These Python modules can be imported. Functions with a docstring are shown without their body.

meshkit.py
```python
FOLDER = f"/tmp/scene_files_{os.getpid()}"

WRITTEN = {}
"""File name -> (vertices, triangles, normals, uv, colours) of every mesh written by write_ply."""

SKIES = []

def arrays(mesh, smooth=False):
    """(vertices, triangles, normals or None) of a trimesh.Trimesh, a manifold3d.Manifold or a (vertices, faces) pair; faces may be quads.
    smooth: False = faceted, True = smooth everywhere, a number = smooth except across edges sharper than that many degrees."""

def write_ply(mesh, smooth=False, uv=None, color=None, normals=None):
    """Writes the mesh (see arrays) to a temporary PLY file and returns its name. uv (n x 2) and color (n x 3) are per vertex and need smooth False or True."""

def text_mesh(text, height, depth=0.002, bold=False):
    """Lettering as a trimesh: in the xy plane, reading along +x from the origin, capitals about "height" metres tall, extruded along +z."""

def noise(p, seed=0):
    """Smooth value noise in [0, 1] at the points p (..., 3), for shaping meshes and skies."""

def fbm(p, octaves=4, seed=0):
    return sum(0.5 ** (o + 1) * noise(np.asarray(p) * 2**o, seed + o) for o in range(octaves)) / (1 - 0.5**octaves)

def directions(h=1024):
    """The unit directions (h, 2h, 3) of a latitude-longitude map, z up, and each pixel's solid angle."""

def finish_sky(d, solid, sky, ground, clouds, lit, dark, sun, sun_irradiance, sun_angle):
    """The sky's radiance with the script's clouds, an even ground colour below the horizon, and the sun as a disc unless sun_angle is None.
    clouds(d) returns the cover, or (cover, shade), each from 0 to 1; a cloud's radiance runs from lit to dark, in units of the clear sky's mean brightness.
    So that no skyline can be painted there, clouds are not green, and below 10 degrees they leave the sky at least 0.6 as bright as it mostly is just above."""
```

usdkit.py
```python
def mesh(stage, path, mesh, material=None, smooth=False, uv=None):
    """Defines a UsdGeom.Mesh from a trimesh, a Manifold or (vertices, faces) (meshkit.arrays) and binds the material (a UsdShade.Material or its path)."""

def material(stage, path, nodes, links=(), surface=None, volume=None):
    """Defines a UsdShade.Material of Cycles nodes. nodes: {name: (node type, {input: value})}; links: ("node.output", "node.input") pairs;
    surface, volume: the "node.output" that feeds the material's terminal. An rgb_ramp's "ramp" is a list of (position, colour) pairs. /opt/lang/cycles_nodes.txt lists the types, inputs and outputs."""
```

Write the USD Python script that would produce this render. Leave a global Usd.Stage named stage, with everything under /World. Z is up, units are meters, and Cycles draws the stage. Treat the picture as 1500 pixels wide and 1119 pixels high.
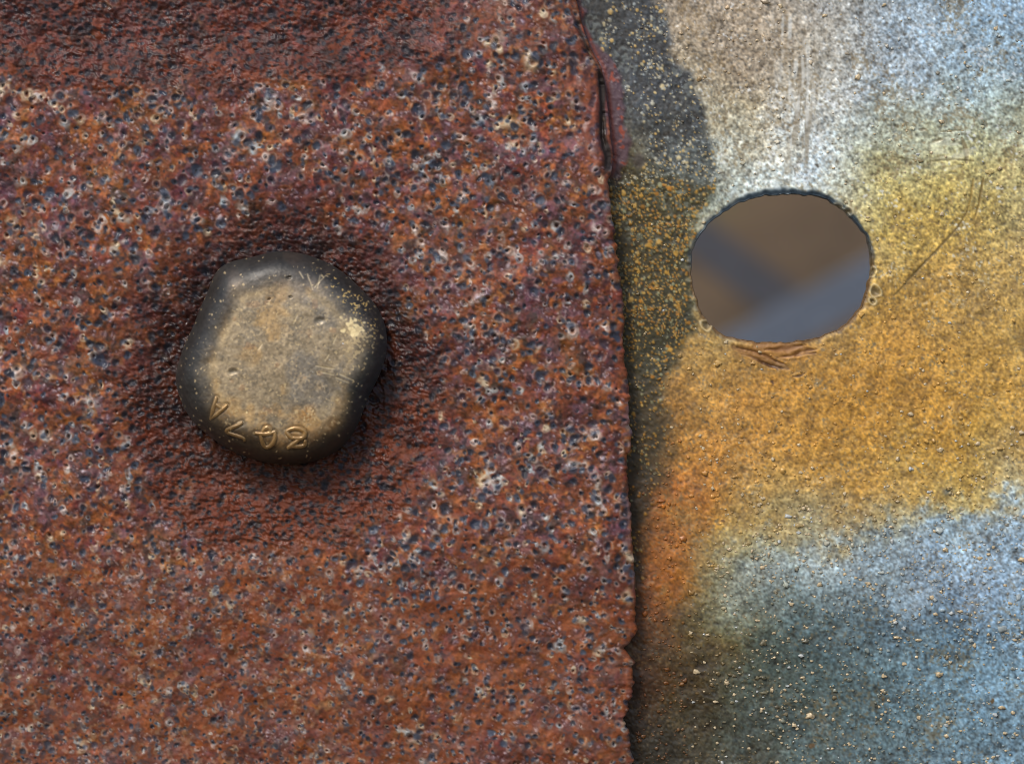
import math
import numpy as np
import trimesh
import usdkit
from scipy import ndimage as ndi
from scipy.interpolate import RBFInterpolator, PchipInterpolator, CubicSpline
from pxr import Usd, UsdGeom, UsdLux, UsdShade, Sdf, Gf, Vt

stage = Usd.Stage.CreateInMemory()
UsdGeom.SetStageUpAxis(stage, UsdGeom.Tokens.z)
UsdGeom.SetStageMetersPerUnit(stage, 1.0)
UsdGeom.Xform.Define(stage, '/World')
UsdGeom.Scope.Define(stage, '/World/Looks')

# ------------------------------------------------------------------ camera, sky, sun, exposure
U = 0.0001                      # one unit of the surface maps is a tenth of a millimetre
CX, CY = 750.0, 559.5           # the surface point the camera faces
D = 0.45                        # camera to the front of the rusty plate
PLATE_Y = -0.0042               # front of the rusty plate; the galvanised sheet's front is at y = 0
cam = UsdGeom.Camera.Define(stage, '/World/camera')
cam.CreateHorizontalApertureAttr(36.0)
cam.CreateVerticalApertureAttr(36.0 * 763 / 1024)
cam.CreateFocalLengthAttr(36.0 * D / (1500 * U))
cam.CreateFStopAttr(16.0)
cam.CreateFocusDistanceAttr(D + 0.001)
cam.CreateClippingRangeAttr(Gf.Vec2f(0.01, 100))
cam.CreateExposureAttr(0.85)
cam.AddTranslateOp().Set(Gf.Vec3d(0, PLATE_Y - D, 0))
cam.AddRotateXYZOp().Set(Gf.Vec3f(90, 0, 0))

to_sun = np.array([-0.34, -0.62, 0.72]); to_sun /= np.linalg.norm(to_sun)
SUN_EL, SUN_ROT = math.asin(to_sun[2]), math.atan2(to_sun[0], to_sun[1])
sky_mat = usdkit.material(stage, '/World/Looks/sky', {
    'sky': ('sky_texture', {'sky_type': 'single_scattering', 'sun_disc': False, 'sun_elevation': SUN_EL, 'sun_rotation': SUN_ROT, 'air_density': 1.0, 'aerosol_density': 2.0}),
    'bg': ('background_shader', {'strength': 0.09})}, [('sky.color', 'bg.color')], surface='bg.background')
dome = UsdLux.DomeLight.Define(stage, '/World/sky')
dome.GetPrim().SetCustomDataByKey('kind', 'structure')
UsdShade.MaterialBindingAPI.Apply(dome.GetPrim()).Bind(sky_mat)
sun = UsdLux.DistantLight.Define(stage, '/World/sun')
sun.CreateIntensityAttr(0.4); sun.CreateAngleAttr(14.0); sun.CreateColorAttr(Gf.Vec3f(1.0, 0.95, 0.88))
sun.GetPrim().GetAttribute('inputs:normalize').Set(True) if sun.GetPrim().GetAttribute('inputs:normalize') else sun.CreateNormalizeAttr(True)
q = Gf.Rotation(Gf.Vec3d(0, 0, 1), Gf.Vec3d(*map(float, to_sun))).GetQuat()
sun.AddOrientOp().Set(Gf.Quatf(q))

# ------------------------------------------------------------------ helpers
rng = np.random.default_rng(7)
X0, Y0, X1, Y1 = -70, -70, 1570, 1190          # extent of the surface maps, in tenths of a millimetre
W, H = X1 - X0, Y1 - Y0
gy, gx = np.mgrid[Y0:Y1, X0:X1].astype(np.float32)


def lin(c):
    c = np.asarray(c, float) / 255.0
    return np.where(c <= 0.04045, c / 12.92, ((c + 0.055) / 1.055) ** 2.4)


def gn(sx, sy=None):
    """Gaussian noise of unit variance with the given grain, over the whole map."""
    sy = sx if sy is None else sy
    kx, ky = max(1, int(sx / 3)), max(1, int(sy / 3))
    a = rng.standard_normal((H // ky + 9, W // kx + 9)).astype(np.float32)
    a = ndi.gaussian_filter(a, (sy / ky, sx / kx), mode='wrap')
    if kx > 1 or ky > 1:
        a = ndi.zoom(a, (ky, kx), order=1)
    a = a[:H, :W]
    return (a - a.mean()) / a.std()


def sm(a, b, x):
    t = np.clip((x - a) / (b - a), 0, 1)
    return t * t * (3 - 2 * t)


def over(img, col, mask):
    img += (np.asarray(col, np.float32) - img) * np.clip(mask, 0, 1)[..., None]


def sample(f, px, py):
    return ndi.map_coordinates(f, [py - Y0, px - X0], order=1, mode='nearest')


def px_to_world(px, py, y):
    """A point of the surface maps at depth y, on the line of sight the map is laid out for."""
    k = (D + (y - PLATE_Y)) / D
    return np.stack([(px - CX) * U * k, np.broadcast_to(y, np.shape(px)), (CY - py) * U * k], -1)


def attr_material(name, rough_bump=0.0, **p):
    nodes = {'c': ('attribute', {'attribute': 'tint'}), 'r': ('attribute', {'attribute': 'gloss'}), 'p': ('principled_bsdf', p),
             'g': ('geometry', {}), 'n': ('noise_texture', {'scale': 2600.0, 'detail': 4.0, 'roughness': 0.6}),
             'b': ('bump', {'strength': rough_bump, 'distance': 0.00012})}
    links = [('c.color', 'p.base_color'), ('r.fac', 'p.roughness'), ('g.position', 'n.vector'), ('n.fac', 'b.height'), ('b.normal', 'p.normal')]
    return usdkit.material(stage, '/World/Looks/' + name, nodes, links, surface='p.BSDF')


def put(path, v, f, mat, tint=None, gloss=None, smooth=True):
    m = usdkit.mesh(stage, path, (v, f), mat, smooth=smooth)
    api = UsdGeom.PrimvarsAPI(m)
    if tint is not None:
        api.CreatePrimvar('tint', Sdf.ValueTypeNames.Color3fArray, 'vertex').Set(Vt.Vec3fArray.FromNumpy(lin(np.clip(tint, 0, 255)).astype(np.float32)))
        api.CreatePrimvar('gloss', Sdf.ValueTypeNames.FloatArray, 'vertex').Set(Vt.FloatArray.FromNumpy(np.ascontiguousarray(gloss, np.float32)))
    return m.GetPrim()


def tag(prim, label=None, category=None, group=None, kind=None):
    for k, v in (('label', label), ('category', category), ('group', group), ('kind', kind)):
        if v:
            prim.SetCustomDataByKey(k, v)
    return prim


def thing(name, label, category):
    return tag(UsdGeom.Xform.Define(stage, '/World/' + name).GetPrim(), label, category)


def grid_faces(nr, nc):
    i = np.arange(nr * nc).reshape(nr, nc)
    a, b, c, d = i[:-1, :-1].ravel(), i[:-1, 1:].ravel(), i[1:, 1:].ravel(), i[1:, :-1].ravel()
    return np.vstack([np.stack([a, d, c], 1), np.stack([a, c, b], 1)])       # seen from the camera (-y) these face it


warp_x, warp_y = gn(4) * 0.8 + gn(10) * 1.3, gn(4) * 0.8 + gn(10) * 1.3


def stamp(cx, cy, r):
    """Window of the maps round a point and the warped distance from it."""
    R = int(r + 7)
    i0, j0 = int(round(cy)) - Y0, int(round(cx)) - X0
    a, b, c, d = max(i0 - R, 0), min(i0 + R + 1, H), max(j0 - R, 0), min(j0 + R + 1, W)
    if a >= b or c >= d:
        return None, None
    s = np.s_[a:b, c:d]
    return s, np.hypot(gx[s] + warp_x[s] - cx, gy[s] + warp_y[s] - cy)


# ------------------------------------------------------------------ rusty plate
EDGE = PchipInterpolator(
    [-80, 20, 73, 100, 130, 170, 200, 230, 248, 266, 300, 350, 400, 450, 500, 550, 600, 640, 670, 700, 740, 800, 850, 900, 922, 940, 958, 972, 985, 1010, 1060, 1120, 1200],
    [835, 850, 868, 882, 888, 892, 895, 898, 896, 891, 895, 902, 908, 912, 914, 918, 923, 926, 921, 920, 923, 927, 930, 929, 932, 924, 921, 928, 921, 925, 920, 926, 924])
BX, BY = 410.0, 530.0

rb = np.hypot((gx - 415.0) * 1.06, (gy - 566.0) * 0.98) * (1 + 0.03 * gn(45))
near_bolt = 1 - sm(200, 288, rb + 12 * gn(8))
top_line = 118 + 14 * np.sin(gx / 140.0) - 30 * sm(560, 760, gx)
top_band = 1 - sm(-18, 16, gy - top_line + 5 * gn(14))
top_band *= 1 - 0.75 * sm(560, 740, gx)
rough = np.clip(near_bolt + top_band, 0, 1)
low = sm(780, 900, gy + 18 * gn(40))
lowleft = sm(560, 800, gy - 0.35 * (gx - 80) + 20 * gn(40)) * (1 - sm(420, 640, gx))

hgt = 3.5 * gn(60) + 1.6 * gn(18) + 0.8 * gn(7) + 0.38 * gn(3) + 0.22 * gn(1.4)
hgt -= 17 * (1 - sm(150, 290, rb))
hgt -= 20 * sm(0, 90, top_line - gy)
rip = 0.75 * gn(5.0, 3.0) + 0.8 * gn(2.3, 1.5) + 0.55 * gn(1.15)
hgt += rough * (1.0 - 0.2 * top_band) * rip

n1, n2, n3, n4, n5 = gn(26), gn(11), gn(5), gn(2.2), gn(1.1)
img = np.empty((H, W, 3), np.float32); img[:] = (124, 66, 40)
over(img, (94, 48, 42), sm(-0.1, 1.2, 0.35 * n1 + 0.7 * n2 + 0.5 * n3 + 0.25 * n4))
over(img, (156, 88, 46), 0.9 * sm(0.2, 1.6, -0.3 * n1 + 0.8 * gn(9) + 0.5 * gn(4) + 0.2 * n4))
over(img, (170, 112, 56), 0.6 * sm(1.2, 2.4, gn(8) + 0.6 * gn(3) + 0.3 * n4))
over(img, (110, 76, 84), 0.75 * sm(0.45, 1.5, gn(7) + 0.6 * gn(2.5)))
over(img, (140, 60, 36), 0.45 * sm(1.5, 2.2, gn(9) + 0.6 * n3))
over(img, (60, 40, 40), 0.75 * sm(0.8, 1.9, gn(4.5) + 0.6 * gn(2.2)))
img *= (0.83 * (1 + 0.09 * n4 + 0.09 * n5))[..., None]
img += (np.array([1, -0.5, 3.0], np.float32)) * (gn(9) + 0.6 * gn(2))[..., None]
glo = 0.62 + 0.08 * gn(6)

# darker, redder crust round the bolt (contact shade painted in) and along the bent top
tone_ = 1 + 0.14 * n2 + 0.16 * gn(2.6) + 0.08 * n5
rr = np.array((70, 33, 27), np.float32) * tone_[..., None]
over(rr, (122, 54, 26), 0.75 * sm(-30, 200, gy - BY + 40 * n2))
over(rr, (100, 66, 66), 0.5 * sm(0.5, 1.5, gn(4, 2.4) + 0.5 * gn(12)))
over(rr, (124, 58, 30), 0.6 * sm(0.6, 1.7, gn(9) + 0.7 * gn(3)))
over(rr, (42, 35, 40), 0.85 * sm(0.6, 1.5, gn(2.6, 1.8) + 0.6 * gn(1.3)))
over(img, 0, 0)
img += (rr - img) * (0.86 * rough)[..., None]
wet_shade = (1 - sm(150, 215, np.hypot(gx - BX, gy - 532) + 8 * gn(8)))  # damp crust, darkened as well for the shadow under the bolt head
img *= (1 - 0.22 * wet_shade - 0.14 * near_bolt)[..., None]
glo -= 0.16 * wet_shade + 0.02 * rough
over(img, (128, 66, 32), 0.5 * low * (1 - 0.5 * sm(0, 1.5, n2 + 0.6 * n3)))
img *= (1 - 0.06 * low)[..., None]

# pits and crystals
edge_map = EDGE(gy[:, 0])
N_TRY = 15000
pts = np.stack([rng.uniform(X0, 945, N_TRY), rng.uniform(Y0, Y1, N_TRY)], 1)
kept, cell = [], {}
for p in pts:
    i, j = int(p[1]) - Y0, int(p[0]) - X0
    if i >= H or p[0] > edge_map[i] - 3:
        continue
    ro, ll, lw = rough[i, j], lowleft[i, j], low[i, j]
    if ro > 0.5 and rng.random() < 0.35 or math.hypot(p[0] - BX, p[1] - BY) < 125:
        continue
    sp = 8.2 - 2.0 * ll - 1.2 * lw + 5.5 * rng.random() ** 2
    k = (int(p[0] // 12), int(p[1] // 12))
    if any((p[0] - o[0]) ** 2 + (p[1] - o[1]) ** 2 < sp * sp for a in (-1, 0, 1) for b in (-1, 0, 1) for o in cell.get((k[0] + a, k[1] + b), ())):
        continue
    cell.setdefault(k, []).append(p)
    kept.append((p[0], p[1], ro, ll, lw))
pale_patch = 0.4 * gn(30)
for cx, cy, ro, ll, lw in kept:
    i, j = int(cy) - Y0, int(cx) - X0
    size = 0.94 * rng.lognormal(0, 0.27) * (1 - 0.24 * ll - 0.16 * lw)
    kind = rng.random() + 0.06 * pale_patch[i, j]
    if ro > 0.45:
        s, d = stamp(cx, cy, 16)
        if s is None: continue
        r = 4.2 * size
        over(img[s], (38, 40, 48), 0.85 * (1 - sm(r * 0.5, r * 1.25, d)))
        if kind > 0.9: over(img[s], (140, 110, 76), 0.28 * sm(-0.5, 0.8, n3[s]) * np.exp(-((d - r * 1.5) / 2.0) ** 2))
        hgt[s] -= 2.2 * size * (1 - sm(0, r * 1.1, d))
        continue
    s, d = stamp(cx, cy, 24)
    if s is None: continue
    if kind < 0.34:                         # pale-ringed pit with a dark throat
        r = (1.8 + 0.7 * rng.random()) * size
        tone = np.array([(192, 176, 148), (164, 166, 164), (186, 172, 164), (148, 156, 160)][rng.integers(4)], float)
        if lw > 0.4: tone = tone * 0.86
        ha, hb = rng.normal(0, 1.1) * size, (0.7 + rng.normal(0, 1.2)) * size
        dx_, dy_ = gx[s] + warp_x[s] - cx - ha, gy[s] + warp_y[s] - cy - hb
        dd = np.hypot(dx_ * rng.uniform(0.8, 1.35), dy_ * rng.uniform(0.75, 1.25))
        lop = 1 - 0.55 * rng.random() * (0.5 + 0.5 * np.cos(np.arctan2(dy_, dx_) - rng.uniform(-3.14, 3.14)))
        ring = (1 - sm(r * 1.3, r * rng.uniform(2.6, 4.2), dd + 1.6 * n3[s] + 1.3 * n4[s] + 0.5 * n5[s])) * lop
        over(img[s], tone, ring * (0.8 + 0.25 * n4[s]))
        if rng.random() < 0.75:
            a = rng.uniform(0, 6.28)
            s2, d2 = stamp(cx + 5 * size * math.cos(a), cy + 5 * size * math.sin(a), 16)
            if s2 is not None: over(img[s2], (50, 58, 74), 0.85 * (1 - sm(1.6 * size, 5.0 * size, d2)))
        over(img[s], [(34, 26, 24), (30, 32, 40), (70, 34, 22)][rng.integers(3)], rng.choice([0.9, 0.9, 0.75, 0.3]) * (1 - sm(r * 0.3, r * 1.1, d + 0.5 * n5[s])))
        hgt[s] += 0.7 * size * np.exp(-((d - r * 1.7) / (r * 0.7)) ** 2) - 2.8 * size * (1 - sm(r * 0.2, r * 1.6, d))
        glo[s] -= 0.1 * ring
    elif kind < 0.76:                       # slate-blue hollow
        r = (4.0 + 1.6 * rng.random()) * size
        c = [(46, 54, 70), (58, 68, 84), (38, 40, 50), (60, 50, 60), (40, 44, 56)][rng.integers(5)]
        over(img[s], c, 0.9 * (1 - sm(r * 0.55, r * 1.3, d + 0.9 * n4[s])))
        if rng.random() < 0.65: over(img[s], (22, 23, 30), 0.9 * (1 - sm(0.8, 2.6, d)))
        if rng.random() < 0.5: over(img[s], (158, 148, 142), 0.5 * np.exp(-((d - r * 1.3) / 1.7) ** 2) * sm(-0.3, 1.0, n3[s] + 0.7 * n4[s]))
        hgt[s] -= 2.0 * size * (1 - sm(r * 0.2, r * 1.3, d))
        glo[s] -= 0.16 * (1 - sm(r * 0.8, r * 1.2, d))
    else:                                   # lilac-grey crystal flakes
        for _ in range(rng.integers(2, 5)):
            fx, fy = cx + rng.normal(0, 4.2 * size), cy + rng.normal(0, 3.4 * size)
            s2, d2 = stamp(fx, fy, 10)
            if s2 is None: continue
            r = (1.0 + 1.5 * rng.random()) * size
            m = (1 - sm(r * 0.5, r * 1.7, d2 + 0.8 * n5[s2])) * (0.75 + 0.25 * n5[s2])
            over(img[s2], [(156, 140, 152), (136, 120, 134), (132, 100, 104), (172, 160, 168)][rng.integers(4)], 0.85 * m)
            hgt[s2] += 0.7 * size * m - 0.5 * np.exp(-((d2 - r * 1.6) / 1.2) ** 2)
            over(img[s2], (70, 44, 48), 0.3 * np.exp(-((d2 - r * 1.7) / 1.1) ** 2))
            glo[s2] -= 0.14 * m
over(img, (164, 150, 126), 0.6 * sm(0.9, 1.9, gn(3.4) + 0.8 * gn(1.4) + 0.3 * gn(16)) * np.clip(0.3 * lowleft + 0.12 * low, 0, 1) * (1 - rough))
over(img, (58, 50, 56), 0.6 * sm(0.9, 1.8, gn(3.4) + 0.6 * gn(1.6)) * np.clip(0.5 * lowleft + 0.7 * low, 0, 1) * (1 - rough))
# scattered small specks
spk = gn(1.5)
over(img, (170, 152, 150), 0.55 * sm(2.0, 2.9, spk + 0.5 * gn(14)) * (1 - 0.8 * rough))
over(img, (44, 36, 42), 0.6 * sm(1.7, 2.6, gn(1.7) + 0.5 * gn(10)))

# cracked, delaminated lip on the upper right edge
ex = edge_map[:, None] - gx
gw = sm(66, 120, gy) * (1 - sm(232, 272, gy))
lip_c = 10 + 2.5 * np.sin(gy / 23.0) + 1.3 * gn(6, 10)
groove = np.exp(-((ex - lip_c * 0.8) / (6.0 + 1.2 * gn(5, 9))) ** 2) * gw
groove = np.clip(groove + np.exp(-((ex - 6) / 3.5) ** 2) * sm(10, 40, gy) * (1 - sm(70, 95, gy)) * 0.7, 0, 1)
smooth_edge = gw * (1 - sm(14, 75, ex))
over(img, (112, 62, 62), 0.45 * smooth_edge)
hgt -= 15 * groove
over(img, (34, 27, 24), 0.95 * sm(0.25, 0.7, groove))
over(img, (140, 112, 74), 0.8 * sm(0.35, 0.7, groove) * sm(0.7, 1.4, gn(1.6, 9)))
# thin pale arris along the rest of the edge
over(img, (150, 118, 112), 0.55 * np.exp(-((ex - 3) / 2.4) ** 2) * sm(-0.3, 0.9, gn(5, 18)) * sm(255, 300, gy))

rust_mat = attr_material('rust', 0.25, specular_ior_level=0.3)
STEP = 1.3
rows = np.arange(-60, 1180, STEP)
e = EDGE(rows)
rj = np.random.default_rng(5)
jag = ndi.gaussian_filter1d(rj.standard_normal(len(rows)), 3.0) * 3.6 + ndi.gaussian_filter1d(rj.standard_normal(len(rows)), 9) * 5.0 + ndi.gaussian_filter1d(rj.standard_normal(len(rows)), 1.2) * 0.9
e = e + jag * (0.25 + 0.75 * sm(230, 330, rows)) * (1 + 0.8 * sm(880, 940, rows))
ncol = int((905 + 60) / STEP)
s = np.linspace(0, 1, ncol)
PX = -60 + s[None, :] * (e[:, None] - 8 + 60)
PY = np.repeat(rows[:, None], ncol, 1)
hh = sample(hgt, PX, PY)
hh -= (sm(-26, 0, PX - (e[:, None] - 8)) ** 2) * 3.0                    # the arris falls away
# the edge rolls over and runs back to the sheet
roll_x = np.array([2.2, 4.4, 6.2, 7.4, 8.0, 8.2, 8.0, 7.6, 7.2, 7.0])
roll_h = np.array([-0.8, -2.4, -4.8, -8.0, -12.0, -17.0, -23.0, -30.0, -36.0, -46.0])
RX = (e[:, None] - 8) + roll_x[None] * (1 + 0.0 * e[:, None])
RH = hh[:, -1:] * np.linspace(1, 0, 10)[None] + roll_h[None]
PXa, PYa = np.hstack([PX, RX]), np.hstack([PY, np.repeat(rows[:, None], 10, 1)])
Ha = np.hstack([hh, RH])
V = px_to_world(PXa, PYa, PLATE_Y)                       # laid out on the face ...
V[..., 1] = PLATE_Y - Ha * U                             # ... then raised or pitted along its normal
T = np.stack([sample(img[..., k], PXa.ravel(), PYa.ravel()) for k in range(3)], 1)
G = np.clip(sample(glo, PXa.ravel(), PYa.ravel()), 0.16, 0.9)
plate = thing('rusty_steel_plate', 'thick pitted red-brown rusty steel plate with ragged right edge, lapped over the pale sheet', 'steel plate')
F = grid_faces(*PXa.shape)
nv = PXa.size
# plain back so that the plate is a closed slab
bx = px_to_world(np.array([-60, 826, 826, -60.]), np.array([-60, -60, 1179, 1179.]), PLATE_Y); bx[:, 1] = -0.0004
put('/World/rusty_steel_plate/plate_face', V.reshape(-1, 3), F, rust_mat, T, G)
steel_dark = usdkit.material(stage, '/World/Looks/dark_oxide', {'p': ('principled_bsdf', {'base_color': (0.03, 0.02, 0.018), 'roughness': 0.8}), 'n': ('noise_texture', {'scale': 900.0}), 'b': ('bump', {'strength': 0.3, 'distance': 0.0002})}, [('n.fac', 'b.height'), ('b.normal', 'p.normal')], surface='p.BSDF')
put('/World/rusty_steel_plate/plate_back', bx, np.array([[0, 1, 2], [0, 2, 3]]), steel_dark, smooth=False)

# ------------------------------------------------------------------ galvanised sheet
key = [(900, -40, 140, 130, 118), (1100, -40, 150, 138, 122), (1400, -40, 136, 156, 170), (1540, 60, 134, 158, 176),
       (1400, 100, 138, 158, 170), (1300, 120, 150, 162, 170), (1220, 120, 168, 168, 160), (1100, 100, 146, 132, 112), (1080, 170, 160, 150, 124), (1180, 60, 150, 142, 126),
       (1100, 210, 172, 166, 144), (1200, 200, 182, 190, 190), (1170, 250, 196, 210, 216), (1090, 268, 196, 204, 198), (1300, 225, 152, 154, 128), (1400, 225, 166, 162, 118),
       (1270, 260, 156, 154, 122), (1400, 300, 174, 150, 78), (1320, 320, 164, 142, 76), (1400, 400, 168, 136, 72), (1310, 450, 162, 124, 54), (1300, 550, 166, 122, 52), (1420, 520, 168, 130, 60),
       (1030, 300, 150, 160, 150), (1000, 360, 132, 120, 78), (1100, 600, 168, 120, 50), (1020, 560, 156, 122, 64), (1000, 640, 158, 112, 48), (990, 720, 146, 88, 32), (955, 800, 120, 68, 22), (990, 800, 134, 84, 30), (950, 880, 96, 54, 18),
       (985, 870, 136, 82, 24), (1050, 780, 158, 122, 54), (1060, 850, 122, 116, 82), (1150, 825, 130, 142, 132), (1250, 830, 142, 158, 160), (1400, 820, 158, 178, 196),
       (1400, 765, 168, 168, 136), (1400, 700, 168, 138, 68), (1250, 740, 158, 122, 56), (1150, 905, 98, 114, 112), (1300, 905, 92, 114, 120), (1400, 910, 94, 120, 136), (1200, 940, 76, 92, 92),
       (1060, 930, 82, 76, 48), (1100, 975, 70, 80, 70), (1300, 975, 102, 128, 134), (1420, 970, 108, 140, 156), (1000, 970, 70, 52, 22), (940, 970, 60, 37, 14), (930, 1150, 28, 18, 8), (1150, 1150, 74, 84, 78), (1420, 1150, 104, 132, 144), (1540, 600, 168, 130, 60), (1540, 830, 160, 180, 196)]
key = np.array(key, float)  # lower keys close to the plate also hold its edge's painted shade
cgx, cgy = np.meshgrid(np.arange(840, 1590, 12.0), np.arange(-72, 1200, 12.0))
rbf = RBFInterpolator(key[:, :2], key[:, 2:], kernel='linear', smoothing=2.0)
cg = rbf(np.stack([cgx.ravel(), cgy.ravel()], 1)).reshape(cgx.shape + (3,))
wX, wY = gx + 14 * gn(22) + 6 * gn(8), gy + 12 * gn(22) + 6 * gn(8)
mx0 = 840 - X0
sub = np.s_[:, mx0:]
gal = np.zeros((H, W, 3), np.float32); gal[:] = (150, 130, 90)
for k in range(3):
    gal[sub][..., k] = ndi.map_coordinates(cg[..., k], [(wY[sub] + 72) / 12, (wX[sub] - 840) / 12], order=1, mode='nearest')

# bare blue-grey zinc below the yellow crust, with a ragged upper limit
keyb = np.array([(1000, 860, 104, 96, 60), (1060, 810, 122, 126, 104), (1100, 830, 130, 138, 124), (1200, 805, 138, 152, 148), (1300, 795, 128, 148, 152), (1400, 795, 130, 156, 168), (1540, 820, 128, 154, 168), (1180, 860, 122, 138, 136), (1330, 850, 126, 146, 156), (1430, 860, 128, 152, 168),
                 (1150, 905, 92, 110, 108), (1300, 905, 84, 106, 114), (1400, 910, 88, 114, 130), (1200, 940, 70, 88, 88), (1060, 930, 84, 80, 50), (1100, 975, 70, 82, 72), (1300, 975, 100, 126, 132), (1420, 970, 106, 138, 152), (1000, 970, 66, 50, 22), (1000, 1150, 50, 38, 20), (1150, 1150, 74, 84, 78), (1420, 1150, 104, 132, 144)], float)
cb = RBFInterpolator(keyb[:, :2], keyb[:, 2:], kernel='linear', smoothing=1.0)(np.stack([cgx.ravel(), cgy.ravel()], 1)).reshape(cgx.shape + (3,))
yb = PchipInterpolator([800, 1030, 1100, 1200, 1280, 1350, 1430, 1600], [825, 812, 798, 794, 776, 756, 750, 738])(gx[0])[None]
bare = sm(-26, 24, gy - yb + 9 * gn(14) + 9 * gn(5) + 6 * gn(2)) * sm(1000, 1080, gx + 22 * gn(20) + 8 * gn(4))
bl = np.stack([ndi.map_coordinates(cb[..., k], [(wY[sub] + 72) / 12, (wX[sub] - 840) / 12], order=1, mode='nearest') for k in range(3)], -1)
gal[sub] += (bl - gal[sub]) * (0.92 * bare[sub])[..., None]
gal[sub] *= (1 - np.array((0.02, 0.04, 0.02), np.float32) * bare[sub][..., None])

# dark damp patch beside the plate, the plate edge's shadow painted into it lower down
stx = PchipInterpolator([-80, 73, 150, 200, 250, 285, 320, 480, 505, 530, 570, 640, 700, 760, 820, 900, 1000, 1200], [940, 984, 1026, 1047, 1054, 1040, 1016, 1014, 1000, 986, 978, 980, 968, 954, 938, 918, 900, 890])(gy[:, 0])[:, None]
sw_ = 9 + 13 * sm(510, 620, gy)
stain_shade = 1 - sm(-1, 1, (gx - stx + 3.5 * gn(6) + 3.5 * gn(16)) / sw_)
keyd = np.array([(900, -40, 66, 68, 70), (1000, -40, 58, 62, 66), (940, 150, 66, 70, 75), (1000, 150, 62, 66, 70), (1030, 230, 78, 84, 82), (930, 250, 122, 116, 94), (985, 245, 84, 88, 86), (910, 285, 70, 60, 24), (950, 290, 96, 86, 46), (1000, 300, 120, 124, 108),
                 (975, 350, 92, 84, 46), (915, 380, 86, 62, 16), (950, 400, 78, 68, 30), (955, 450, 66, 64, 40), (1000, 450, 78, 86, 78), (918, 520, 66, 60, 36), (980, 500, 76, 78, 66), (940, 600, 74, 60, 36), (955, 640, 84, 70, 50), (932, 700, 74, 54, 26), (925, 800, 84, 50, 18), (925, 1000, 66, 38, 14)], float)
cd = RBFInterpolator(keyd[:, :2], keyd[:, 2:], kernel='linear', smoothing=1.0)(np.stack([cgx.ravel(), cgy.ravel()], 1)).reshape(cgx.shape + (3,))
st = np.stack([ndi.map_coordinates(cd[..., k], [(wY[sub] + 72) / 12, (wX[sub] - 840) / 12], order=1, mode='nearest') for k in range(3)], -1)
gal[sub] += (st - gal[sub]) * (0.95 * stain_shade[sub])[..., None]
gal[sub] *= (1 - 0.24 * stain_shade[sub])[..., None]

# grain: zinc crystals on the clean metal, finer and dustier where it is stained yellow
clean = np.clip(sm(90, 180, gx * 0 + (gal[..., 2] - 40)), 0, 1)
upper = 1 - sm(300, 520, gy)
g1, g2, g3 = gn(0.95), gn(1.7), gn(5)
gal *= (1 + (0.11 + 0.02 * upper + 0.02 * bare) * g1 + (0.07 + 0.03 * upper + 0.02 * bare) * g2 + 0.05 * g3 + 0.04 * gn(14))[..., None]
gal += (np.array([-7, 0, 8], np.float32)) * (0.5 * g2 + 0.5 * gn(1.1))[..., None] * (0.35 + 0.65 * clean[..., None])
over(gal, (216, 222, 226), 0.65 * sm(1.5, 2.8, gn(1.2) + 0.6 * gn(9) + 0.5 * clean) * (0.25 + 0.75 * upper) * (1 - stain_shade))
over(gal, (78, 84, 86), 0.5 * sm(1.3, 2.6, gn(1.0) + 0.5 * g3) * (1 - 0.6 * stain_shade))
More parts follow.
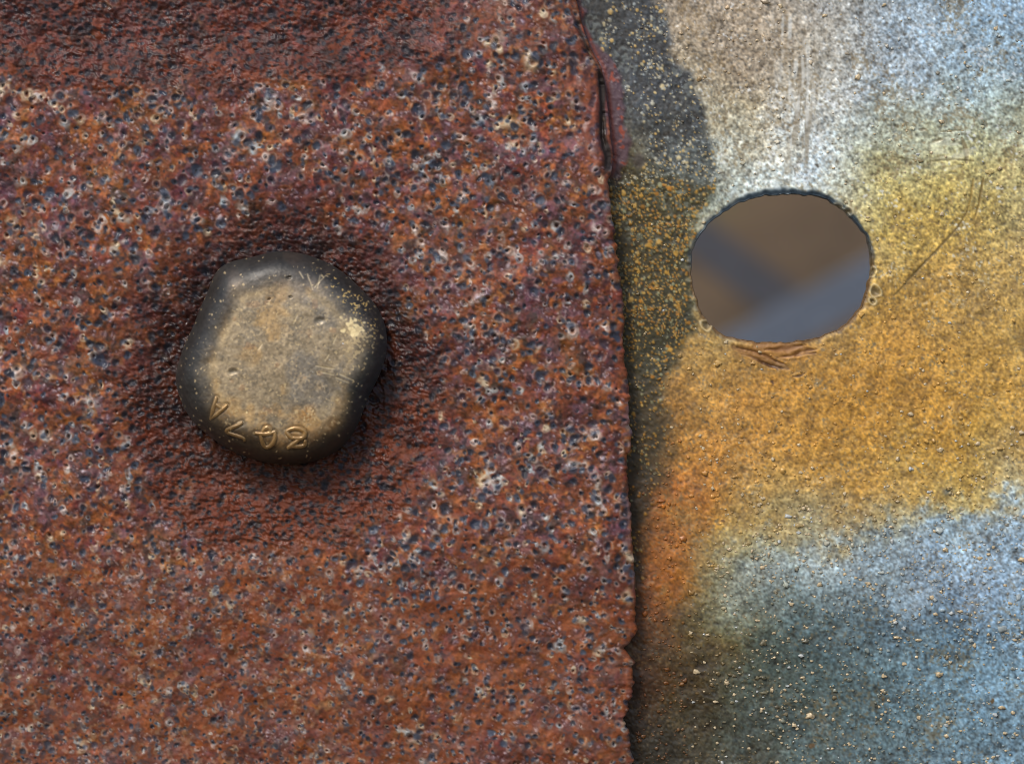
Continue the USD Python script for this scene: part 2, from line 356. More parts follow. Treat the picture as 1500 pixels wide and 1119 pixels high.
over(gal, (120, 98, 62), 0.45 * sm(1.1, 2.4, gn(1.3) + 0.7 * gn(16)) * (1 - stain_shade) * (1 - 0.7 * clean * (1 - upper)))
# pale crumbs on the stain, thick and golden lower down
gold = sm(252, 284, gy + 5 * gn(9))
over(gal, (44, 38, 12), 0.7 * stain_shade * gold * (1 - 0.55 * sm(430, 560, gy)))
over(gal, (122, 130, 126), 0.5 * sm(0.8, 2.0, gn(1.6) + 0.7 * gn(12)) * stain_shade * (1 - sm(330, 480, gy)))
over(gal, (30, 28, 16), 0.5 * sm(0.6, 1.8, gn(1.7) + 0.6 * gn(8)) * stain_shade * gold)
over(gal, (26, 26, 20), 0.7 * np.exp(-((gy - 262 - 4 * np.sin(gx / 17.0)) / 5.0) ** 2) * stain_shade * sm(0.0, 1.0, gn(4)) * sm(0, 30, 1020 - gx))
cm = np.zeros((H, W), np.float32)
r5 = np.random.default_rng(17)
clump = gn(13)
for _ in range(14000):
    x, y = r5.uniform(880, 1056), r5.uniform(Y0 + 5, 980)
    i, j = int(y) - Y0, int(x) - X0
    if stain_shade[i, j] < 0.4: continue
    g_ = gold[i, j]
    dens = (0.34 + 0.2 * clump[i, j]) * (1 - g_) + g_ * (0.8 + 0.35 * clump[i, j]) * (1 - 0.66 * sm(430, 560, y))
    if r5.random() > dens: continue
    r = min(0.75 * r5.lognormal(0, 0.55) + 0.45, 4.2)
    s_, d_ = stamp(x, y, r * 1.6)
    d_ = np.hypot(gx[s_] + 0.35 * warp_x[s_] - x, gy[s_] + 0.35 * warp_y[s_] - y)
    m_ = 1 - sm(r * 0.6, r * 1.35, d_)
    if g_ < 0.5: c_ = [(196, 178, 132), (176, 172, 152), (150, 158, 158), (202, 166, 96)][r5.integers(4)]
    else: c_ = [(178, 134, 52), (150, 108, 34), (188, 150, 78), (136, 136, 104), (168, 110, 30)][r5.integers(5)]
    over(gal[s_], c_, (0.62 + 0.3 * r5.random()) * m_)
    cm[s_] = np.maximum(cm[s_], m_)
# rust creeping out from under the upper edge
sk = (1 - sm(-4, 5, gx - (edge_map[:, None] + 24 - 12 * sm(205, 275, gy) - 20 * (1 - sm(40, 110, gy))) + 2.5 * gn(5))) * (1 - sm(238, 276, gy + 5 * gn(7)))
over(gal, (80, 56, 64), 0.92 * sk)
over(gal, (150, 66, 44), 0.8 * sk * (sm(1.0, 1.9, gn(2.2) + 0.4 * gn(8)) + np.exp(-((gx - edge_map[:, None] - 3) / 3.0) ** 2) * 0.6))
# orange rust run-off below
over(gal, (146, 80, 24), 0.2 * np.exp(-((gx - 975) / 26.0) ** 2) * sm(690, 770, gy) * (1 - sm(850, 930, gy)) * sm(-1.2, 1.0, gn(3)))

Hhx, Hhy = 1145.0, 392.0
op = np.array([(1168, 284), (1216, 293), (1248, 318), (1269, 343), (1277, 375), (1277, 395), (1272, 421), (1259, 453), (1232, 480), (1200, 494), (1165, 501), (1120, 502), (1080, 497), (1050, 485), (1031, 464), (1019, 437), (1012, 400), (1012, 380), (1019, 354), (1034, 332), (1060, 310), (1095, 292), (1130, 285)], float)
oa = np.arctan2(op[:, 1] - Hhy, op[:, 0] - Hhx); orr = np.hypot(op[:, 0] - Hhx, op[:, 1] - Hhy)
o = np.argsort(oa); oa, orr = oa[o], orr[o]
ring = CubicSpline(np.r_[oa, oa[0] + 2 * np.pi], np.r_[orr, orr[0]], bc_type='periodic')
def hole_r(a):
    return ring(np.mod(a - oa[0], 2 * np.pi) + oa[0]) + 0.6 * np.sin(17 * a + 1) + 0.5 * np.sin(31 * a) + 0.4 * np.sin(53 * a + 2)
ang = np.arctan2(gy - Hhy, gx - Hhx)
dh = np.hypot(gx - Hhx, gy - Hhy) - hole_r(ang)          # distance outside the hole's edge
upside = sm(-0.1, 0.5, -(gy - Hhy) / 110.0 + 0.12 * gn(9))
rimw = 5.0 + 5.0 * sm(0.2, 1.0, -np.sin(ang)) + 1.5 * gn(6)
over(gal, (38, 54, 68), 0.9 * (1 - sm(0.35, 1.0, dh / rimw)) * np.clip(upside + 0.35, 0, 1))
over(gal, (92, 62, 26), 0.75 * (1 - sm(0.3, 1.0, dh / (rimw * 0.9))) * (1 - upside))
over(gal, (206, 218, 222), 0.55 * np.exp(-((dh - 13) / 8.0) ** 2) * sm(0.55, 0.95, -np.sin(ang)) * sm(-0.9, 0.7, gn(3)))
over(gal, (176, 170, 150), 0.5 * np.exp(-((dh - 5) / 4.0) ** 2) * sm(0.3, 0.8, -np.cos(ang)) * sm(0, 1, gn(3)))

gh = 1.0 * gn(30) + 0.35 * gn(6) + 0.2 * g2 + 0.12 * g1 + 0.8 * cm
gh += 1.6 * sk * (0.9 + 0.12 * gn(2.5))
gh -= 3.2 * (1 - sm(0, 1, dh / 9.0)) ** 2 * sm(-1, 0.6, gn(8) + 0.7)
# the sheet's own swell: it turns up to the sky near the foot of the picture
gh += 10 * np.exp(-((gy - 880) / 95.0) ** 2) * sm(930, 1250, gx) - 9 * sm(960, 1150, gy) + 6 * sm(0, 1, (230 - gy) / 260.0) * -1
# torn burr under the hole
for (ax, ay, bx_, by_, w, dep) in [(1076, 508, 1152, 538, 9.0, 2.5), (1104, 508, 1190, 512, 7.0, 1.6), (1080, 508, 1150, 532, 2.2, 5), (1110, 531, 1154, 540, 2.0, 4), (1120, 514, 1180, 506, 3.2, 5), (1140, 523, 1196, 511, 2.8, 5), (1160, 520, 1195, 517, 2.5, 4), (1160, 552, 1178, 547, 1.8, 3), (1131, 556, 1134, 560, 3.0, 3), (1086, 519, 1140, 541, 2.4, 3)]:
    t = np.clip(((gx - ax) * (bx_ - ax) + (gy - ay) * (by_ - ay)) / ((bx_ - ax) ** 2 + (by_ - ay) ** 2), 0, 1)
    d = np.hypot(gx + 0.6 * warp_x - ax - t * (bx_ - ax), gy + 0.6 * warp_y - ay - t * (by_ - ay)) / (w * (0.35 + 0.65 * np.sin(np.pi * np.clip(t, 0.04, 0.96))))
    m = 1 - sm(0.5, 1.3, d)
    over(gal, (112, 84, 52) if w > 6 else (74, 52, 38), (0.75 if w > 6 else 0.85) * m)
    gh -= 0.38 * dep * m
    gh += 0.25 * np.exp(-((d - 1.9) / 0.7) ** 2) * (d < 5)
tb = np.exp(-(((gx - 1135) / 66.0) ** 2 + ((gy - 514) / 18.0) ** 2) ** 2) * (dh > 0)
over(gal, (152, 98, 36), 0.5 * tb)
# chips on the right and lower-left of the rim
for (cx, cy, r) in [(1280, 398, 6), (1283, 425, 7), (1034, 477, 7), (1230, 300, 6), (1244, 309, 6), (1280, 440, 5)]:
    s_, d_ = stamp(cx, cy, 16)
    over(gal[s_], (96, 84, 58), 0.8 * (1 - sm(r * 0.5, r, d_))); gh[s_] -= 3 * (1 - sm(0, r, d_))
    over(gal[s_], (196, 184, 150), 0.6 * np.exp(-((d_ - r * 1.1) / 1.5) ** 2)); gh[s_] += 1.5 * np.exp(-((d_ - r * 1.1) / 1.5) ** 2)

# scratches and the scratched mark on the right
def scratch(pts, w, dep, col, k=0.8):
    P = np.array(pts, float)
    tt = np.r_[0, np.cumsum(np.hypot(*np.diff(P, axis=0).T))]
    q_ = CubicSpline(tt, P)(np.linspace(0, tt[-1], int(tt[-1] / 1.2) + 2)) if len(P) > 2 else np.linspace(P[0], P[1], int(tt[-1] / 1.2) + 2)
    w, dep = 0.8 * w, 0.6 * dep
    m = np.full((H, W), 99.0, np.float32)
    for n_, p_ in enumerate(q_):
        s_, d_ = stamp(p_[0], p_[1], w * 2)
        if s_ is None: continue
        d_ = np.hypot(gx[s_] + 0.25 * warp_x[s_] - p_[0], gy[s_] + 0.25 * warp_y[s_] - p_[1])
        m[s_] = np.minimum(m[s_], d_ / (w * (0.45 + 0.55 * math.sin(math.pi * (0.06 + 0.88 * n_ / len(q_))))))
    over(gal, col, k * (1 - sm(0.55, 1.15, m)))
    gh[:] -= dep * (1 - sm(0.2, 1.1, m))
    gh[:] += 0.15 * dep * np.exp(-((m - 1.6) / 0.45) ** 2)
scratch([(1309, 432), (1340, 400), (1375, 363), (1405, 330), (1417, 305)], 3.0, 1.1, (92, 74, 34))
scratch([(1417, 305), (1423, 285), (1426, 262)], 2.6, 2, (140, 110, 44), 0.6)
scratch([(1428, 320), (1436, 290), (1440, 262)], 3.0, 2, (110, 88, 40), 0.7)
scratch([(1378, 193), (1410, 190)], 2.2, 2, (112, 106, 80))
scratch([(1366, 208), (1380, 204)], 3.2, 2, (118, 110, 82))
scratch([(1346, 190), (1354, 189)], 3.4, 2, (112, 104, 84))
scratch([(1408, 202), (1414, 218), (1416, 238)], 5.0, 2.5, (116, 104, 74))
scratch([(1302, 229), (1340, 234)], 1.4, 1.5, (90, 84, 52))
scratch([(1358, 237), (1390, 234), (1426, 236)], 1.9, 2, (104, 96, 62))
scratch([(1362, 222), (1364, 238)], 3.0, 1.5, (130, 122, 88), 0.6)
scratch([(1384, 254), (1402, 253)], 1.8, 1.5, (120, 112, 78))
wm = np.exp(-(((gx - 1398) / 36.0) ** 2 + ((gy - 222) / 30.0) ** 2) ** 2)
over(gal, (206, 206, 186), 0.5 * wm * sm(0.1, 1.2, gn(7, 1.8)))
# brushed streaks running down to the hole
sw = np.exp(-((gx - 1172 - 0.10 * (gy - 180)) / 34.0) ** 2) * (1 - sm(230, 290, gy))
over(gal, (128, 116, 96), 0.6 * sw * sm(0.5, 1.5, gn(2.2, 16)))
over(gal, (212, 216, 214), 0.6 * sw * sm(0.6, 1.6, gn(2.0, 14)))
over(gal, (60, 52, 48), 0.8 * np.exp(-(((gx - 936) / 9) ** 2 + ((gy - 236) / 12) ** 2) ** 2))

ggl = 0.48 + 0.06 * gn(5) - 0.16 * clean * (1 - stain_shade) + 0.12 * sm(20, 70, gal[..., 0] - gal[..., 2]) + 0.12 * stain_shade
ST = 1.5
xs, ys = np.arange(790, 1566, ST), np.arange(-62, 1182, ST)
SX, SY = np.meshgrid(xs, ys)
V2 = np.stack([SX, SY], -1).reshape(-1, 2)
F2 = grid_faces(len(ys), len(xs))
def fdist(p):
    a = np.arctan2(p[:, 1] - Hhy, p[:, 0] - Hhx)
    return np.hypot(p[:, 0] - Hhx, p[:, 1] - Hhy) - hole_r(a)
fv = fdist(V2)
near = np.abs(fv) < 0.35                                      # snap near-boundary vertices on to the outline
a_ = np.arctan2(V2[near, 1] - Hhy, V2[near, 0] - Hhx); r_ = hole_r(a_)
V2[near] = np.stack([Hhx + r_ * np.cos(a_), Hhy + r_ * np.sin(a_)], 1); fv[near] = 1e-6
ins = fv[F2] > 0
cnt = ins.sum(1)
full, cut = F2[cnt == 3], F2[(cnt == 1) | (cnt == 2)]
edge_id, new_pts, out = {}, [], []
def cutpt(a, b):
    k = (min(a, b), max(a, b))
    if k not in edge_id:
        lo, hi = V2[k[0]], V2[k[1]]; fl = fv[k[0]]
        t0, t1 = 0.0, 1.0
        for _ in range(14):
            tm = 0.5 * (t0 + t1); fm = fdist((lo + tm * (hi - lo))[None])[0]
            if (fm > 0) == (fl > 0): t0 = tm
            else: t1 = tm
        edge_id[k] = len(V2) + len(new_pts); new_pts.append(lo + 0.5 * (t0 + t1) * (hi - lo))
    return edge_id[k]
for t in cut:
    inn = [fv[i] > 0 for i in t]
    while not (inn[0] and not inn[2]):
        t = np.roll(t, -1); inn = inn[1:] + inn[:1]
    if inn[1]:                                               # t0, t1 kept
        p, q2 = cutpt(t[1], t[2]), cutpt(t[0], t[2])
        out += [(t[0], t[1], p), (t[0], p, q2)]
    else:
        out.append((t[0], cutpt(t[0], t[1]), cutpt(t[0], t[2])))
F2 = np.vstack([full, np.array(out, int)])
V2 = np.vstack([V2, np.array(new_pts)])
used = np.unique(F2); remap = -np.ones(len(V2), int); remap[used] = np.arange(len(used))
V2, F2 = V2[used], remap[F2]
gz = sample(gh, V2[:, 0], V2[:, 1])
# rim wall of the hole
e2 = np.sort(np.vstack([F2[:, [0, 1]], F2[:, [1, 2]], F2[:, [2, 0]]]), 1)
ue, c_ = np.unique(e2, axis=0, return_counts=True)
bv = np.unique(ue[c_ == 1]); bv = bv[np.abs(fdist(V2[bv])) < 0.6]
ba = np.arctan2(V2[bv, 1] - Hhy, V2[bv, 0] - Hhx); bv = bv[np.argsort(ba)]; ba = np.sort(ba)
wall_in, wall_d = [0.8, 1.2, 1.0, 0.6, 0.2, 0.0], [0.9, 2.6, 6, 12, 20, 29]
base = len(V2); loops = [bv]
for wi, wd in zip(wall_in, wall_d):
    rr_ = hole_r(ba) - wi + (0.3 if wd > 3 else 0) * np.sin(40 * ba + wd)
    loops.append(np.arange(base, base + len(bv))); base += len(bv)
    V2 = np.vstack([V2, np.stack([Hhx + rr_ * np.cos(ba), Hhy + rr_ * np.sin(ba)], 1)]); gz = np.r_[gz, gz[bv] - wd]
for l0, l1 in zip(loops[:-1], loops[1:]):
    a, b, c, d = l0, np.roll(l0, -1), np.roll(l1, -1), l1
    F2 = np.vstack([F2, np.stack([a, b, c], 1), np.stack([a, c, d], 1)])
P3 = px_to_world(V2[:, 0], V2[:, 1], 0.0); P3[:, 1] = -gz * U
T2 = np.stack([sample(gal[..., k], V2[:, 0], V2[:, 1]) for k in range(3)], 1)
G2 = np.clip(sample(ggl, V2[:, 0], V2[:, 1]), 0.2, 0.9)
tm_ = trimesh.Trimesh(P3, F2, process=False)
F2 = np.array(F2)
zinc_mat = attr_material('weathered_zinc', 0.15, specular_ior_level=0.5, metallic=0.1)
sheet = thing('galvanised_sheet', 'mottled ochre and blue-grey galvanised sheet with a large round hole, right of rusty plate', 'metal sheet')
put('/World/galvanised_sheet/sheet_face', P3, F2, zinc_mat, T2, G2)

# raised grains of grit and zinc stuck to the sheet: far too many to count
ico = trimesh.creation.icosphere(subdivisions=1, radius=1.0)
r2 = np.random.default_rng(11)
gv, gf, gt, gg, nbase = [], [], [], [], 0
for _ in range(15000):
    x, y = r2.uniform(925, 1560), r2.uniform(-55, 1175)
    i, j = int(y) - Y0, int(x) - X0
    if dh[i, j] < 5 or x < EDGE(y) + 12 or sk[i, j] > 0.2: continue
    dens = 0.12 + 0.25 * sm(520, 700, y) + 0.55 * np.exp(-((y - 840) / 110) ** 2) * sm(1000, 1080, x) + 0.2 * sm(900, 1000, y)
    if stain_shade[i, j] > 0.5: dens = 0.1
    dens *= 0.55 + 0.9 * sm(-0.6, 1.2, clump[i, j])
    if r2.random() > dens: continue
    rad = 0.9 * r2.lognormal(0, 0.48) + 0.25
    if r2.random() < 0.05: rad *= 1.6
    if stain_shade[i, j] > 0.5: rad *= 0.8
    rad = min(rad, 4.4)
    v = ico.vertices * (1 + 0.32 * r2.standard_normal((len(ico.vertices), 1)))
    v = v * rad * np.array([r2.uniform(0.85, 1.5), 0.5, r2.uniform(0.75, 1.1)])
    p = px_to_world(np.array(x), np.array(y), 0.0); p[1] = -(gh[i, j] + 0.25 * rad) * U
    gv.append(v * U + p); gf.append(ico.faces + nbase); nbase += len(v)
    u = r2.random()
    c = np.array((170, 173, 170) if u < 0.06 else (176, 158, 126)) if u < 0.4 else gal[i, j] * 0.75 + np.array((48, 38, 24))
    if y > 640 and x < 1010: c = gal[i, j] * 0.7 + np.array((54, 30, 12))
    gt.append(np.repeat(c[None], len(v), 0)); gg.append(np.full(len(v), r2.uniform(0.25, 0.5)))
grit = put('/World/galvanised_sheet/grit', np.vstack(gv), np.vstack(gf), zinc_mat, np.vstack(gt), np.concatenate(gg))
tag(grit, kind='stuff')

# ------------------------------------------------------------------ bolt
bp = np.array([(405, 367), (364, 376), (315, 396), (303, 422), (289, 453), (281, 475), (270, 498), (259, 528), (254, 552), (259, 579), (274, 610), (302, 638), (336, 660), (371, 674), (418, 681), (455, 677), (487, 664), (511, 641), (526, 613), (538, 582), (555, 547), (565, 508), (562, 475), (549, 447), (524, 419), (499, 397), (465, 378), (433, 369)], float)
ta = np.arctan2(bp[:, 1] - BY, bp[:, 0] - BX); tr = np.hypot(bp[:, 0] - BX, bp[:, 1] - BY)
o = np.argsort(ta); ta, tr = ta[o], tr[o]
bol = CubicSpline(np.r_[ta, ta[0] + 2 * np.pi], np.r_[tr, tr[0]], bc_type='periodic')
NT, NR = 900, 250
th = np.linspace(-np.pi, np.pi, NT, endpoint=False)
ro_ = np.linspace(0, 1, NR) ** 0.8
br = ndi.gaussian_filter1d(bol(np.mod(th - ta[0], 2 * np.pi) + ta[0]), 3.5, mode='wrap')
BSX = 6.0                                       # the flat of the head sits a little right of the middle
HEAD = 74.0
def head_h(rho):
    """Button-head profile: nearly flat face, round shoulder, steep flank."""
    t = np.clip((rho - 0.70) / 0.30, 0, 1)
    return HEAD * (1 - 0.05 * (rho / 0.75) ** 2 * (rho < 0.75) - 0.05 * (rho >= 0.75)) * np.sqrt(np.clip(1 - 0.94 * t ** 2.3, 0, 1))
RHO = ro_[:, None] * np.ones(NT)[None]
BPX = BX + BSX * (1 - RHO ** 2) + RHO * br[None] * np.cos(th)[None]
BPY = BY + 2 * (1 - RHO ** 2) + RHO * br[None] * np.sin(th)[None]
BH = head_h(RHO)
bn = 0.8 * gn(26) + 0.3 * gn(8) + 0.10 * gn(3) + 0.07 * gn(1.3)
bumpmask = 1 - sm(0.92, 1.0, RHO)
BH = BH + 0.75 * sample(bn, BPX, BPY) * bumpmask
# fine radial forging marks and a few dents
sx_, sy_ = gx - BX - 4, gy - BY
rB = np.hypot(sx_, sy_); aB = np.arctan2(sy_, sx_)
rhoB = rB / ndi.map_coordinates(br, [(aB + np.pi) / (2 * np.pi) * NT], order=1, mode='wrap')
m1 = gn(20); m2 = gn(7); m3 = gn(2.6); m4 = gn(1.2)
bc = np.empty((H, W, 3), np.float32); bc[:] = (131, 116, 92)
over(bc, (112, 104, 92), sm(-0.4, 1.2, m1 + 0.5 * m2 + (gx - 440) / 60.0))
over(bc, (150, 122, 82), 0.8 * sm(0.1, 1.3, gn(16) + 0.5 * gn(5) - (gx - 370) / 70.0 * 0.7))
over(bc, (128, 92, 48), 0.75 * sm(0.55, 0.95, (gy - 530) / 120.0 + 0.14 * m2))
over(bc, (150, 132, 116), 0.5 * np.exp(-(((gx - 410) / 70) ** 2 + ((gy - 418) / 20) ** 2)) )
over(bc, (170, 150, 118), 0.45 * sm(0.8, 2.4, gn(1.2) + 0.8 * m2))
over(bc, (84, 78, 68), 0.4 * sm(0.8, 2.2, gn(1.2) + 0.8 * gn(10)))
over(bc, (120, 76, 44), 0.22 * sm(1.7, 2.6, gn(6) + 0.5 * m3))
bc *= (1.1 * (1 + 0.055 * m4 + 0.04 * m3 + 0.035 * np.sin(rhoB * 52 + 0.8 * m1) * sm(0.25, 0.5, rhoB)))[..., None]
over(bc, (176, 150, 104), 0.4 * np.exp(-((rhoB - 0.66 - 0.012 * m1) / 0.045) ** 2) * sm(-1.0, 0.6, m2))
over(bc, (92, 82, 68), 0.3 * np.exp(-((rhoB - 0.74 - 0.012 * m1) / 0.03) ** 2))
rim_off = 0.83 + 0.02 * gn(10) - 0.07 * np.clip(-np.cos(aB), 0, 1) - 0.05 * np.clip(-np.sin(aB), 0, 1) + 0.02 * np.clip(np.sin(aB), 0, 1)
patina_shade = sm(-0.15, 0.09, rhoB - rim_off)  # dark patina of the flank, with its dark reflections painted in
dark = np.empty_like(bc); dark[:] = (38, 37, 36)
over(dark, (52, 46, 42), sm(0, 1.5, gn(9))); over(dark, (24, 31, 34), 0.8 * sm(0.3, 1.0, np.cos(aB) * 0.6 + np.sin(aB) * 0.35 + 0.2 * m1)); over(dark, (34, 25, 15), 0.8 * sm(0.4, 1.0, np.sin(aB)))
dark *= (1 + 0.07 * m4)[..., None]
bc += (dark - bc) * (0.95 * patina_shade)[..., None]
# dusty gold specks on the upper right shoulder, bright worn spot
sector = np.exp(-(np.angle(np.exp(1j * (aB + 0.72))) / 0.52) ** 2) * np.exp(-((rhoB - 0.86) / 0.09) ** 2)
over(bc, (206, 172, 104), 0.9 * sm(1.3, 2.0, gn(0.9) + 0.5 * gn(4) + 1.6 * sector - 0.75) * sm(0.15, 0.6, sector))
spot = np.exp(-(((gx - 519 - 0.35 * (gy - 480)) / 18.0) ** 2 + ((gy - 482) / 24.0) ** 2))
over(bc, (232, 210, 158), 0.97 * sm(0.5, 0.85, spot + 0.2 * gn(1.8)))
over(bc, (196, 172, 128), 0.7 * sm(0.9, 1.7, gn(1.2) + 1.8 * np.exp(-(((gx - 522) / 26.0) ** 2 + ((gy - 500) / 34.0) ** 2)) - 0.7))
over(bc, (190, 196, 200), 0.8 * sm(3.2, 3.7, gn(1.0)) * (rhoB < 0.95) * (1 - 0.7 * patina_shade))
bgl = 0.47 + 0.04 * m2 - 0.02 * (1 - patina_shade)
bd = np.zeros((H, W), np.float32)
def bolt_scratch(ax, ay, bx_, by_, w, col, k, dep=0.8):
    t = np.clip(((gx - ax) * (bx_ - ax) + (gy - ay) * (by_ - ay)) / ((bx_ - ax) ** 2 + (by_ - ay) ** 2), 0, 1)
    d = np.hypot(gx + 0.2 * warp_x - ax - t * (bx_ - ax), gy + 0.2 * warp_y - ay - t * (by_ - ay)) / w
    over(bc, col, k * np.exp(-d ** 2)); bd[:] -= dep * np.exp(-d ** 2)
r3 = np.random.default_rng(3)
for a in [(465, 537, 491, 540), (472, 545, 490, 549), (500, 548, 518, 556), (494, 553, 512, 560), (478, 528, 483, 520), (380, 512, 386, 504), (432, 474, 437, 462), (489, 503, 494, 492), (459, 424, 452, 402), (466, 422, 470, 404), (446, 408, 440, 399), (476, 405, 462, 421)]:
    bolt_scratch(*a, 1.15, (200, 180, 140), 0.6, 0.3)
for _ in range(70):
    a = r3.uniform(-3.14, 3.14); rad = 150 * math.sqrt(r3.random()) * 0.85; x, y = BX + 4 + rad * math.cos(a), BY + rad * math.sin(a)
    d = a + r3.normal(0, 0.5) + (1.57 if r3.random() < 0.4 else 0); L = r3.uniform(5, 22)
    bolt_scratch(x, y, x + L * math.cos(d), y + L * math.sin(d), r3.uniform(0.6, 1.0), (186, 160, 116), r3.uniform(0.06, 0.2), 0.08)
for (x, y, r) in [(427, 436, 4), (425, 408, 5), (396, 440, 3), (470, 470, 9), (345, 545, 8)]:
    m = 1 - sm(0.2, 1.1, np.hypot(gx + 0.5 * warp_x - x, (gy + 0.5 * warp_y - y) * 1.5) / r); bd -= 2.2 * m; over(bc, (70, 66, 56), 0.5 * m)
letters = {   # strokes as seen on the head: the marks read outward from its rim
    'three': [[(421.5, 631.5), (425, 637), (429, 640.5)], [(421.5, 631), (431, 627), (441, 627.5), (448.5, 633), (446.5, 639.5), (439, 641.5), (429, 640.8)], [(440, 642.5), (432, 649), (423.5, 655)], [(423.5, 655), (436, 652.8), (448, 650.5), (448.5, 645.5)]],
    'zero': [[(377, 634), (390, 635), (404.5, 632)], [(383, 637), (385.5, 645), (391, 654), (398, 652), (404, 643), (404.5, 633)], [(387, 632), (390, 627), (394.5, 625.5), (398.5, 629), (397, 633)]],
    'seven': [[(356, 619), (345, 624.5), (334, 630.5), (345, 636), (359.5, 644)]],
    'letter_a': [[(319, 583), (315.5, 596), (310.5, 613)], [(334, 594), (323, 603.5), (310.5, 613)], [(319, 592), (327.5, 598)]]}
for strokes in letters.values():
    md = np.full((H, W), 99.0, np.float32)
    for st_ in strokes:
        for (ax, ay), (cx_, cy_) in zip(st_[:-1], st_[1:]):
            t = np.clip(((gx - ax) * (cx_ - ax) + (gy - ay) * (cy_ - ay)) / max((cx_ - ax) ** 2 + (cy_ - ay) ** 2, 1e-6), 0, 1)
            md = np.minimum(md, np.hypot(gx + 0.3 * warp_x - ax - t * (cx_ - ax), gy + 0.3 * warp_y - ay - t * (cy_ - ay)))
    bd -= 0.7 * np.exp(-((md - 3.6) / 2.2) ** 2)
    over(bc, (78, 64, 46), 0.4 * np.exp(-((md - 4.6) / 1.7) ** 2) * sm(-1.2, 0.5, m3))
BH = BH + sample(bd, BPX, BPY) * bumpmask
# the head's foot goes down to the plate, which dips round the bolt
foot = np.stack([np.full(NT, v_) for v_ in (8.0, -6.0, -30.0, -52.0)])
BPXa = np.vstack([BPX, np.stack([BX + br * np.cos(th) * k for k in (1.0, 0.995, 0.985, 0.98)])])
BPYa = np.vstack([BPY, np.stack([BY + br * np.sin(th) * k for k in (1.0, 0.995, 0.985, 0.98)])])
BHa = np.vstack([BH, foot])
BV = px_to_world(BPXa, BPYa, PLATE_Y - 0.003)
BASE = -17.0                                     # the bottom of the dip under the head
BV[..., 1] = PLATE_Y - (BHa + BASE) * U
nr = BPXa.shape[0]
idx = np.arange(nr * NT).reshape(nr, NT); nx = np.roll(idx, -1, 1)
BF = np.vstack([np.stack([idx[:-1].ravel(), nx[1:].ravel(), idx[1:].ravel()], 1), np.stack([idx[:-1].ravel(), nx[:-1].ravel(), nx[1:].ravel()], 1)])
BF = BF[:, ::-1]
BT = np.stack([sample(bc[..., k], BPXa.ravel(), BPYa.ravel()) for k in range(3)], 1)
BG = np.clip(sample(bgl, BPXa.ravel(), BPYa.ravel()), 0.2, 0.8)
ok = (BF[:, 0] != BF[:, 1])
tri = BV.reshape(-1, 3)[BF]; ok &= np.linalg.norm(np.cross(tri[:, 1] - tri[:, 0], tri[:, 2] - tri[:, 0]), axis=1) > 1e-16
bronze = attr_material('worn_bolt_metal', 0.12, specular_ior_level=0.6, metallic=0.35)
bolt = thing('bolt', 'worn bronze-brown button-head bolt with raised 307A marking, in the dip of the rusty plate', 'bolt')
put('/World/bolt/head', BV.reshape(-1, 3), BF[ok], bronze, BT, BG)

def head_point(px, py):
    rho = np.hypot(px - BX - 4, py - BY) / np.interp(np.arctan2(py - BY, px - BX - 4), th, br)
    return rho, float(head_h(np.array(rho))) + BASE
import manifold3d as m3
for name, strokes in letters.items():
    solid = None
    for stx_ in strokes:
        P = np.array(stx_, float); tt = np.r_[0, np.cumsum(np.hypot(*np.diff(P, axis=0).T))]
        qn = max(3, int(tt[-1] / 2.2))
        Q = (CubicSpline(tt, P) if len(P) > 3 else PchipInterpolator(tt, P))(np.linspace(0, tt[-1], qn))
        balls = []
        for n_, (x, y) in enumerate(Q):
            rad = 3.7 * (0.72 + 0.28 * math.sin(math.pi * n_ / (qn - 1))) * (1 + 0.06 * math.sin(3.1 * n_))
            hz = head_point(x, y)[1] - 0.42 * rad
            p = px_to_world(np.array(x), np.array(y), PLATE_Y - 0.003); p[1] = PLATE_Y - hz * U
            balls.append(m3.Manifold.sphere(rad, 14).translate(list(p / U)))
        for b0, b1 in zip(balls[:-1], balls[1:]):
            hseg = m3.Manifold.batch_hull([b0, b1])
            solid = hseg if solid is None else solid + hseg
    mm = solid.to_mesh(); lv, lf = np.asarray(mm.vert_properties[:, :3]) * U, np.asarray(mm.tri_verts)
    n_ = 'raised_numeral' if name != 'letter_a' else 'raised_letter'
    path, k_ = '/World/bolt/' + n_, 0
    while stage.GetPrimAtPath(path):
        k_ += 1; path = '/World/bolt/%s_%03d' % (n_, k_)
    pxl, pyl = lv[:, 0] / U + CX, CY - lv[:, 2] / U
    lt = np.stack([sample(bc[..., k], pxl, pyl) for k in range(3)], 1) * 0.5 + np.array((158, 122, 72)) * 0.5
    put(path, lv, lf, bronze, lt, np.full(len(lv), 0.3))

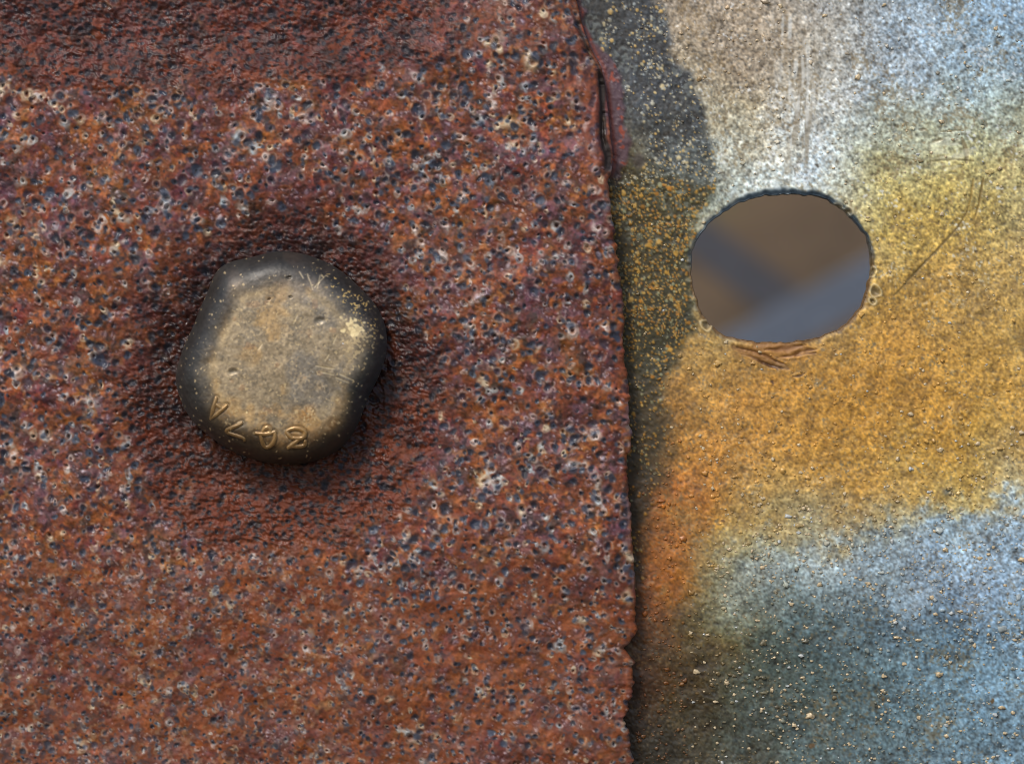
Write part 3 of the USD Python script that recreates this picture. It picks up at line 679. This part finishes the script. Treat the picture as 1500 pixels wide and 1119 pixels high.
# ------------------------------------------------------------------ what shows, out of focus, through the hole
def strut(name, p0, p1, depth, width, label, col):
    a = px_to_world(np.array(p0[0], float), np.array(p0[1], float), depth); b = px_to_world(np.array(p1[0], float), np.array(p1[1], float), depth)
    L = np.linalg.norm(b - a); w, t = width, 0.004
    prof = [(-w / 2, 0), (w / 2, 0), (w / 2, t), (-w / 2 + t, t), (-w / 2 + t, w * 0.7), (-w / 2, w * 0.7)]      # angle iron
    from shapely.geometry import Polygon
    m = trimesh.creation.extrude_polygon(Polygon(prof).buffer(0.0008, join_style=1), L, engine='earcut')
    ux = (b - a) / L; uy = np.array([0, 1.0, 0]); uz = np.cross(uy, ux)
    m.vertices = m.vertices[:, 2:3] * ux + m.vertices[:, 1:2] * uy + m.vertices[:, 0:1] * uz + a
    mat = usdkit.material(stage, '/World/Looks/paint_' + name, {'n': ('noise_texture', {'scale': 60.0, 'detail': 6.0}), 'r': ('rgb_ramp', {'ramp': [(0.3, tuple(lin(np.array(col) * 0.85))), (0.7, tuple(lin(col)))]}), 'g': ('geometry', {}), 'p': ('principled_bsdf', {'roughness': 0.5, 'metallic': 0.2})},
                          [('g.position', 'n.vector'), ('n.fac', 'r.fac'), ('r.color', 'p.base_color')], surface='p.BSDF')
    tag(put('/World/' + name, np.array(m.vertices), np.array(m.faces), mat, smooth=30), label, 'steel strut')
strut('steel_strut', (500, 840), (1900, 70), 0.9, 0.0185, 'blurred blue-grey strut rising to the right, seen through the round hole', (84, 92, 106))
strut('steel_strut_001', (600, 20), (1190, 478), 0.93, 0.0165, 'blurred dark grey strut slanting down to the right, seen through the round hole', (62, 62, 68))

gyv, gxv = np.mgrid[0:120, 0:120]
wx = (gxv / 119.0 - 0.5) * 6.0; wy = -2.4 + gyv / 119.0 * 6.0
r4 = np.random.default_rng(21)
wz = -0.62 + 1.9 * sm(1.2, 2.6, wy) + ndi.gaussian_filter(r4.standard_normal(wx.shape), 1.6) * 0.05
ground_mat = usdkit.material(stage, '/World/Looks/earth', {'g': ('geometry', {}), 'n': ('noise_texture', {'scale': 9.0, 'detail': 8.0, 'roughness': 0.65}), 'r': ('rgb_ramp', {'ramp': [(0.3, tuple(lin((52, 42, 31)))), (0.55, tuple(lin((84, 68, 50)))), (0.75, tuple(lin((80, 74, 48))))]}), 'p': ('principled_bsdf', {'roughness': 0.9}), 'b': ('bump', {'strength': 0.6, 'distance': 0.03})},
                             [('g.position', 'n.vector'), ('n.fac', 'r.fac'), ('r.color', 'p.base_color'), ('n.fac', 'b.height'), ('b.normal', 'p.normal')], surface='p.BSDF')
gfv = grid_faces(120, 120)[:, ::-1]
tag(put('/World/ground', np.stack([wx, wy, wz], -1).reshape(-1, 3), gfv, ground_mat), kind='structure')
